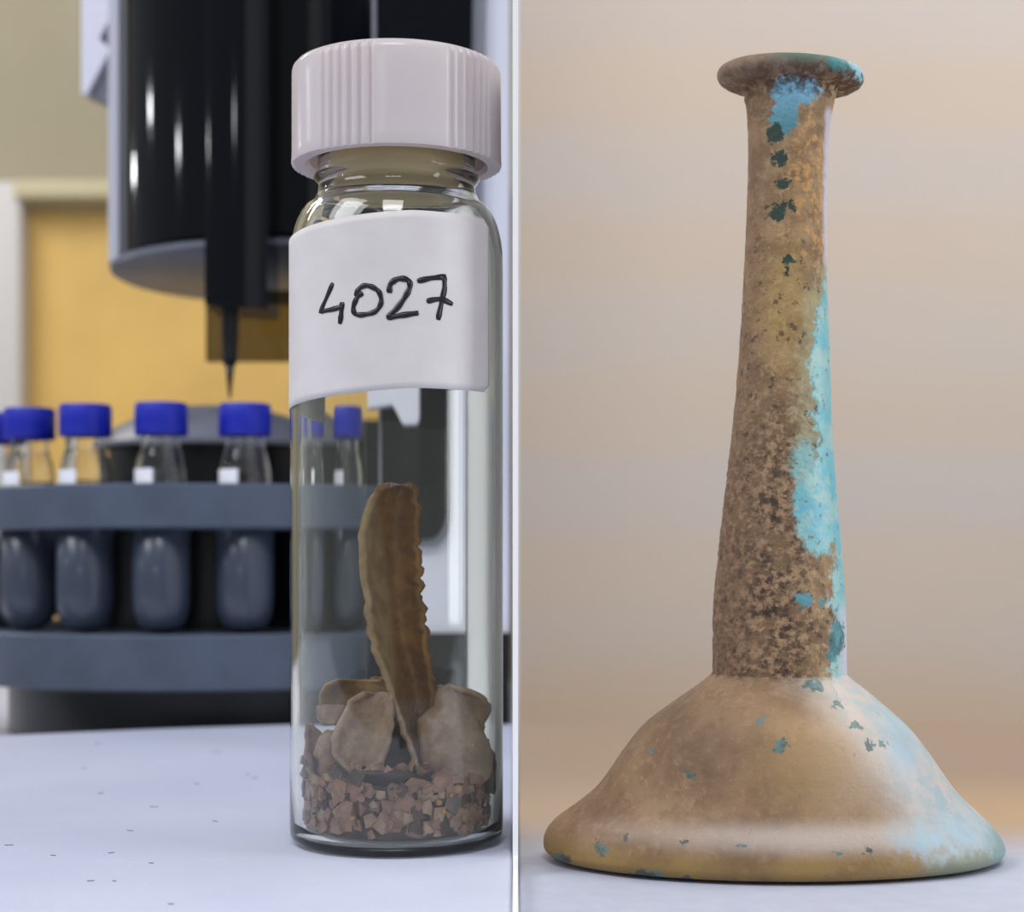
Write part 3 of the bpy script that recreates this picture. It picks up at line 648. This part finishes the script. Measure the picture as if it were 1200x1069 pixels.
def bottle_mat():
    g = G('weathered_iridescent_glass'); sx = g.n('ShaderNodeSeparateXYZ'); g.link(g.obj(), sx.inputs[0])
    U = g.math('ADD', g.math('MULTIPLY', sx.outputs[0], 1/s), 905.0); V = g.math('SUBTRACT', 1007.3, g.math('MULTIPLY', sx.outputs[2], 1/s))
    nA = g.noise(90, 5, 0.6); nB = g.noise(330, 6, 0.65); nC = g.noise(900, 5, 0.65); nD = g.noise(2600, 3, 0.6)
    sc = g.n('ShaderNodeSeparateColor'); g.link(g.noise(800, 6, 0.72, out='Color'), sc.inputs[0])
    ju = g.math('MULTIPLY', g.math('SUBTRACT', sc.outputs[0], 0.5), 34.0); jv = g.math('MULTIPLY', g.math('SUBTRACT', sc.outputs[1], 0.5), 36.0)
    UJ = g.math('ADD', U, ju); VJ = g.math('ADD', V, jv)
    def spot(cx, cy, rx, ry, soft=0.12, u=UJ, v=VJ):
        a = g.math('MULTIPLY', g.math('SUBTRACT', u, cx), 1/rx); b = g.math('MULTIPLY', g.math('SUBTRACT', v, cy), 1/ry)
        d = g.math('SQRT', g.math('ADD', g.math('MULTIPLY', a, a), g.math('MULTIPLY', b, b)))
        return g.ramp(d, 1+soft, 1-soft)
    A = lambda *q: __import__('functools').reduce(lambda x, y: g.math('MAXIMUM', x, y), q)
    mul = lambda x, y: g.math('MULTIPLY', x, y)
    cn = g.n('ShaderNodeVectorMath'); cn.operation = 'MULTIPLY_ADD'; g.link(g.noise(1400, 4, 0.7, out='Color'), cn.inputs[0]); cn.inputs[1].default_value = (0.0022,)*3; g.link(g.obj(), cn.inputs[2]); DVEC = cn.outputs[0]
    # axis of the neck in U: across = (U - centre) / halfwidth
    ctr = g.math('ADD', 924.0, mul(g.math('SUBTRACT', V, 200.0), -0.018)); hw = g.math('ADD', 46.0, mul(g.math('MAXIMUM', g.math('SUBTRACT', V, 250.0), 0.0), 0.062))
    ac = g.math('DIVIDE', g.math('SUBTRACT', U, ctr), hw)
    # ---- neck
    tan = g.mix(g.ramp(nB, 0.35, 0.65), (128, 100, 72), (172, 142, 102))
    tan = g.mix(mul(g.ramp(nC, 0.52, 0.66), 0.7), tan, (196, 166, 128))
    crustm = mul(g.ramp(g.math('ADD', V, mul(g.math('SUBTRACT', nA, 0.5), 300.0)), 380, 620), g.ramp(g.math('ADD', ac, mul(g.math('SUBTRACT', nB, 0.5), 1.6)), 0.75, 0.1))
    dark = g.mix(g.ramp(nC, 0.42, 0.60), (60, 42, 34), (158, 126, 96))
    neck = g.mix(mul(crustm, g.ramp(nB, 0.32, 0.6)), tan, dark)
    neck = g.mix(mul(g.ramp(ac, -0.25, -0.85), 0.55), neck, (112, 86, 66))  # left flank painted darker, shade of the side away from the window
    gold = mul(spot(950, 225, 30, 80, 0.5), g.ramp(nC, 0.45, 0.6)); neck = g.mix(mul(gold, 0.7), neck, (206, 150, 84))
    neck = g.mix(mul(spot(915, 365, 26, 75, 0.6), 0.5), neck, (176, 146, 84))
    # exposed turquoise strip on the right flank
    edge = g.math('ADD', ac, g.math('ADD', mul(g.math('SUBTRACT', nB, 0.5), 0.9), mul(g.math('SUBTRACT', nC, 0.5), 0.7)))
    hgt = A(mul(g.ramp(V, 285, 420), g.ramp(V, 660, 610)), mul(g.ramp(V, 600, 700), 0.55))
    lim = g.math('SUBTRACT', 1.0, mul(hgt, 0.58))
    blue = g.ramp(g.math('SUBTRACT', edge, lim), -0.07, 0.07)
    blue = mul(blue, g.ramp(V, 270, 330)); blue = A(blue, spot(950, 600, 30, 50), mul(spot(934, 545, 16, 26, 0.4), 0.8), mul(g.ramp(ac, 0.72, 0.86), mul(g.ramp(V, 380, 420), g.ramp(V, 690, 640))))
    specks = g.ramp(g.math('ADD', g.voro(700, DVEC), mul(nB, 0.5)), 0.47, 0.42); blue_c = g.mix(g.ramp(nA, 0.35, 0.65), (104, 178, 194), (140, 194, 192))
    blue_c = g.mix(mul(g.ramp(nB, 0.48, 0.62), 0.6), blue_c, (178, 200, 186)); blue_c = g.mix(mul(specks, 0.8), blue_c, (126, 98, 90))
    neck = g.mix(mul(mul(g.ramp(g.math('SUBTRACT', edge, lim), -0.55, -0.05), 0.55), mul(g.ramp(V, 280, 340), g.ramp(V, 620, 520))), neck, (170, 168, 132))
    neck = g.mix(blue, neck, blue_c)
    sheen = mul(g.ramp(g.math('ADD', ac, mul(g.math('SUBTRACT', nC, 0.5), 0.12)), 0.72, 0.90), A(mul(g.ramp(V, 340, 300), g.ramp(V, 128, 140)), g.ramp(V, 690, 740))); neck = g.mix(mul(sheen, 0.85), neck, (206, 202, 220))  # window sheen painted into the colour along the neck's right edge
    # turquoise window and dark green losses near the top
    neck = g.mix(A(spot(925, 118, 28, 18), spot(912, 148, 16, 20)), neck, g.mix(g.ramp(V, 105, 165), (140, 196, 222), (82, 140, 152)))
    neck = g.mix(A(spot(902, 166, 8, 13), spot(907, 196, 9, 9), spot(910, 225, 9, 6), spot(902, 257, 10, 9), spot(911, 250, 6, 5), spot(916, 313, 6, 6), spot(915, 324, 3.5, 4), spot(921, 252, 4, 6)), neck, (46, 66, 56))
    neck = g.mix(A(spot(972, 745, 12, 20), spot(966, 762, 9, 9), spot(940, 795, 12, 5), spot(930, 700, 12, 10), spot(953, 703, 5, 4)), neck, g.mix(g.ramp(nB, 0.4, 0.6), (66, 108, 112), (92, 148, 156)))
    pits = g.ramp(g.math('ADD', g.voro(620, DVEC), mul(nB, 0.55)), 0.53, 0.46); neck = g.mix(mul(mul(pits, g.math('SUBTRACT', 1.0, blue)), mul(g.ramp(V, 240, 330), 0.75)), neck, (70, 52, 42))
    # ---- bell-shaped body
    b = g.mix(g.ramp(nA, 0.35, 0.65), (118, 92, 67), (152, 122, 92)); b = g.mix(mul(g.ramp(nB, 0.52, 0.64), 0.5), b, (118, 92, 68)); b = g.mix(mul(g.ramp(nC, 0.5, 0.68), 0.28), b, (186, 156, 124))
    b = g.mix(mul(g.ramp(U, 905, 985), g.ramp(V, 960, 860)), b, (204, 180, 162))
    b = g.mix(mul(spot(930, 880, 70, 45, 0.7, U, V), 0.6), b, (182, 150, 102))
    b = g.mix(mul(mul(g.ramp(V, 965, 990), g.ramp(nA, 0.2, 0.6)), 0.8), b, (150, 122, 66))
    b = g.mix(mul(mul(spot(960, 957, 190, 14, 0.8, U, V), 0.75), 1.0), b, (200, 184, 172))
    b = g.mix(mul(spot(820, 850, 50, 30, 0.8), mul(nB, 0.9)), b, (104, 80, 60))
    un = g.math('ADD', U, mul(g.math('SUBTRACT', nA, 0.5), 130.0)); un2 = g.math('ADD', un, mul(g.math('SUBTRACT', V, 900.0), -0.85))
    pb = g.ramp(un2, 975, 1075); pearl = g.mix(g.ramp(nB, 0.38, 0.62), (160, 184, 192), (200, 192, 188)); b = g.mix(mul(pb, 0.85), b, pearl)
    b = g.mix(mul(A(spot(1040, 850, 22, 40, 0.6), spot(1075, 965, 60, 24, 0.7)), mul(g.ramp(nB, 0.35, 0.6), 0.75)), b, (150, 190, 208))
    b = g.mix(mul(spot(1110, 1000, 60, 16, 0.5), 0.85), b, (122, 132, 112)); b = g.mix(mul(spot(1170, 985, 26, 34, 0.5), 0.8), b, (110, 152, 156))
    fl = A(spot(894, 858, 10, 6), spot(875, 832, 6, 3), spot(797, 893, 5, 5), spot(756, 871, 2.5, 2.5), spot(698, 977, 6, 5), spot(788, 964, 5, 4), spot(750, 1002, 18, 6), spot(790, 1006, 8, 6), spot(962, 818, 8, 3), spot(980, 840, 8, 5), spot(995, 860, 5, 4), spot(1010, 861, 5, 5), spot(985, 973, 6, 3), spot(952, 973, 8, 2.5), spot(1068, 1020, 10, 9), spot(725, 962, 2.5, 4), spot(658, 996, 9, 7), spot(940, 797, 12, 6), spot(850, 964, 4, 3))
    b = g.mix(mul(fl, 0.85), b, g.mix(g.ramp(nB, 0.42, 0.58), (58, 78, 78), (86, 128, 128)))
    bp = g.ramp(g.math('ADD', g.voro(420, DVEC), mul(nB, 0.5)), 0.33, 0.28); b = g.mix(mul(bp, 0.45), b, (118, 84, 62))
    # ---- rim
    r = g.mix(g.ramp(nB, 0.35, 0.65), (108, 88, 72), (140, 118, 98)); grn = mul(spot(935, 76, 62, 17, 0.5), g.ramp(U, 880, 915)); r = g.mix(mul(grn, 0.85), r, (78, 108, 98))
    r = g.mix(spot(985, 86, 26, 15, 0.3), r, (44, 126, 130)); r = g.mix(spot(1000, 88, 14, 16, 0.5), r, (150, 206, 220)); r = g.mix(mul(g.ramp(VJ, 96, 106), 0.8), r, (130, 100, 80))
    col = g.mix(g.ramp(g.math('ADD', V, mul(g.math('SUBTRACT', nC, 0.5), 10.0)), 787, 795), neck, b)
    col = g.mix(g.ramp(VJ, 110, 103), col, r)
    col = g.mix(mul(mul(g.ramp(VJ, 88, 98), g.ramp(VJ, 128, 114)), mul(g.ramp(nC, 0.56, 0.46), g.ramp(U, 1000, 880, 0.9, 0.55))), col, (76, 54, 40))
    g.base(col)
    glossy = A(mul(blue, 0.8), mul(pb, mul(g.ramp(V, 780, 800), 0.7)), mul(g.ramp(U, 950, 985), g.ramp(V, 100, 92)))
    g.put(g.p.inputs['Roughness'], g.math('SUBTRACT', 0.68, mul(glossy, 0.38)))
    g.p.inputs['Specular IOR Level'].default_value = 0.45
    h = g.math('ADD', mul(nC, mul(g.math('SUBTRACT', 1.05, blue), g.ramp(V, 830, 780, 0.35, 1.0))), mul(nD, 0.25)); g.bump(h, 0.55, 0.0004)
    return g.m
bmt = bottle_mat()
bot = empty('glass_bottle', (BX, DB, ZT)); tag(bot, 'ancient long-necked glass bottle with bell-shaped base, brown crust and turquoise patches', 'bottle')
def bpart(nm, bm): o = obj(nm, bm, bmt, None, True); o.parent = bot; return o
ys = [789+k*1.1 for k in range(int((1007.3-789)/1.1))]+[1007.3]
bpart('body', slices(smooth_ctl(ctl, ys), lambda y: (lambda t: 0.96-0.34*t*t*(3-2*t))(min(1, max(0, (y-789)/190))), 256, body_crust, False, True))
ys = [86+k*1.3 for k in range(int((794-86)/1.3)+1)]+[797]
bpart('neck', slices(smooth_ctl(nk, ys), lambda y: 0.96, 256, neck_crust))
# rim: fat rolled lip, slightly tipped, with an open mouth
def rim():
    bm = bmesh.new(); n = 160; m = 28; rings = []
    cx0 = (926-PX0)*s-BX; z0 = (1007.3-91)*s; R0 = 70*s; tr = 15.5*s
    for k in range(n):
        a = 2*PI*k/n; ring = []
        for j in range(m):
            b = 2*PI*j/m; rr = R0+tr*1.0*math.cos(b)
            # inner face runs down to the neck, giving the lip a flared underside
            inn = max(0, -math.cos(b)); rr -= inn*20*s*(0.5-0.5*math.sin(b))
            zz = tr*0.80*math.sin(b)-inn*6*s*(0.5-0.5*math.sin(b))
            v = Vector((rr*math.sin(a)*2, rr*math.cos(a)*2, j*0.2))*400
            zz += 0.10*mm*fbm(v*0.7)*(1 if math.sin(b) < -0.2 else 0.25); rr += 0.04*mm*fbm(v*0.5)
            x = rr*math.sin(a); ring.append(bm.verts.new((cx0+x, -rr*0.8*math.cos(a), z0+zz-x*0.045)))
        rings.append(ring)
    for k in range(n):
        A = rings[k]; B = rings[(k+1) % n]
        for j in range(m): bm.faces.new((A[j], A[(j+1) % m], B[(j+1) % m], B[j]))
    bmesh.ops.recalc_face_normals(bm, faces=bm.faces); return bm
bpart('rim', rim())
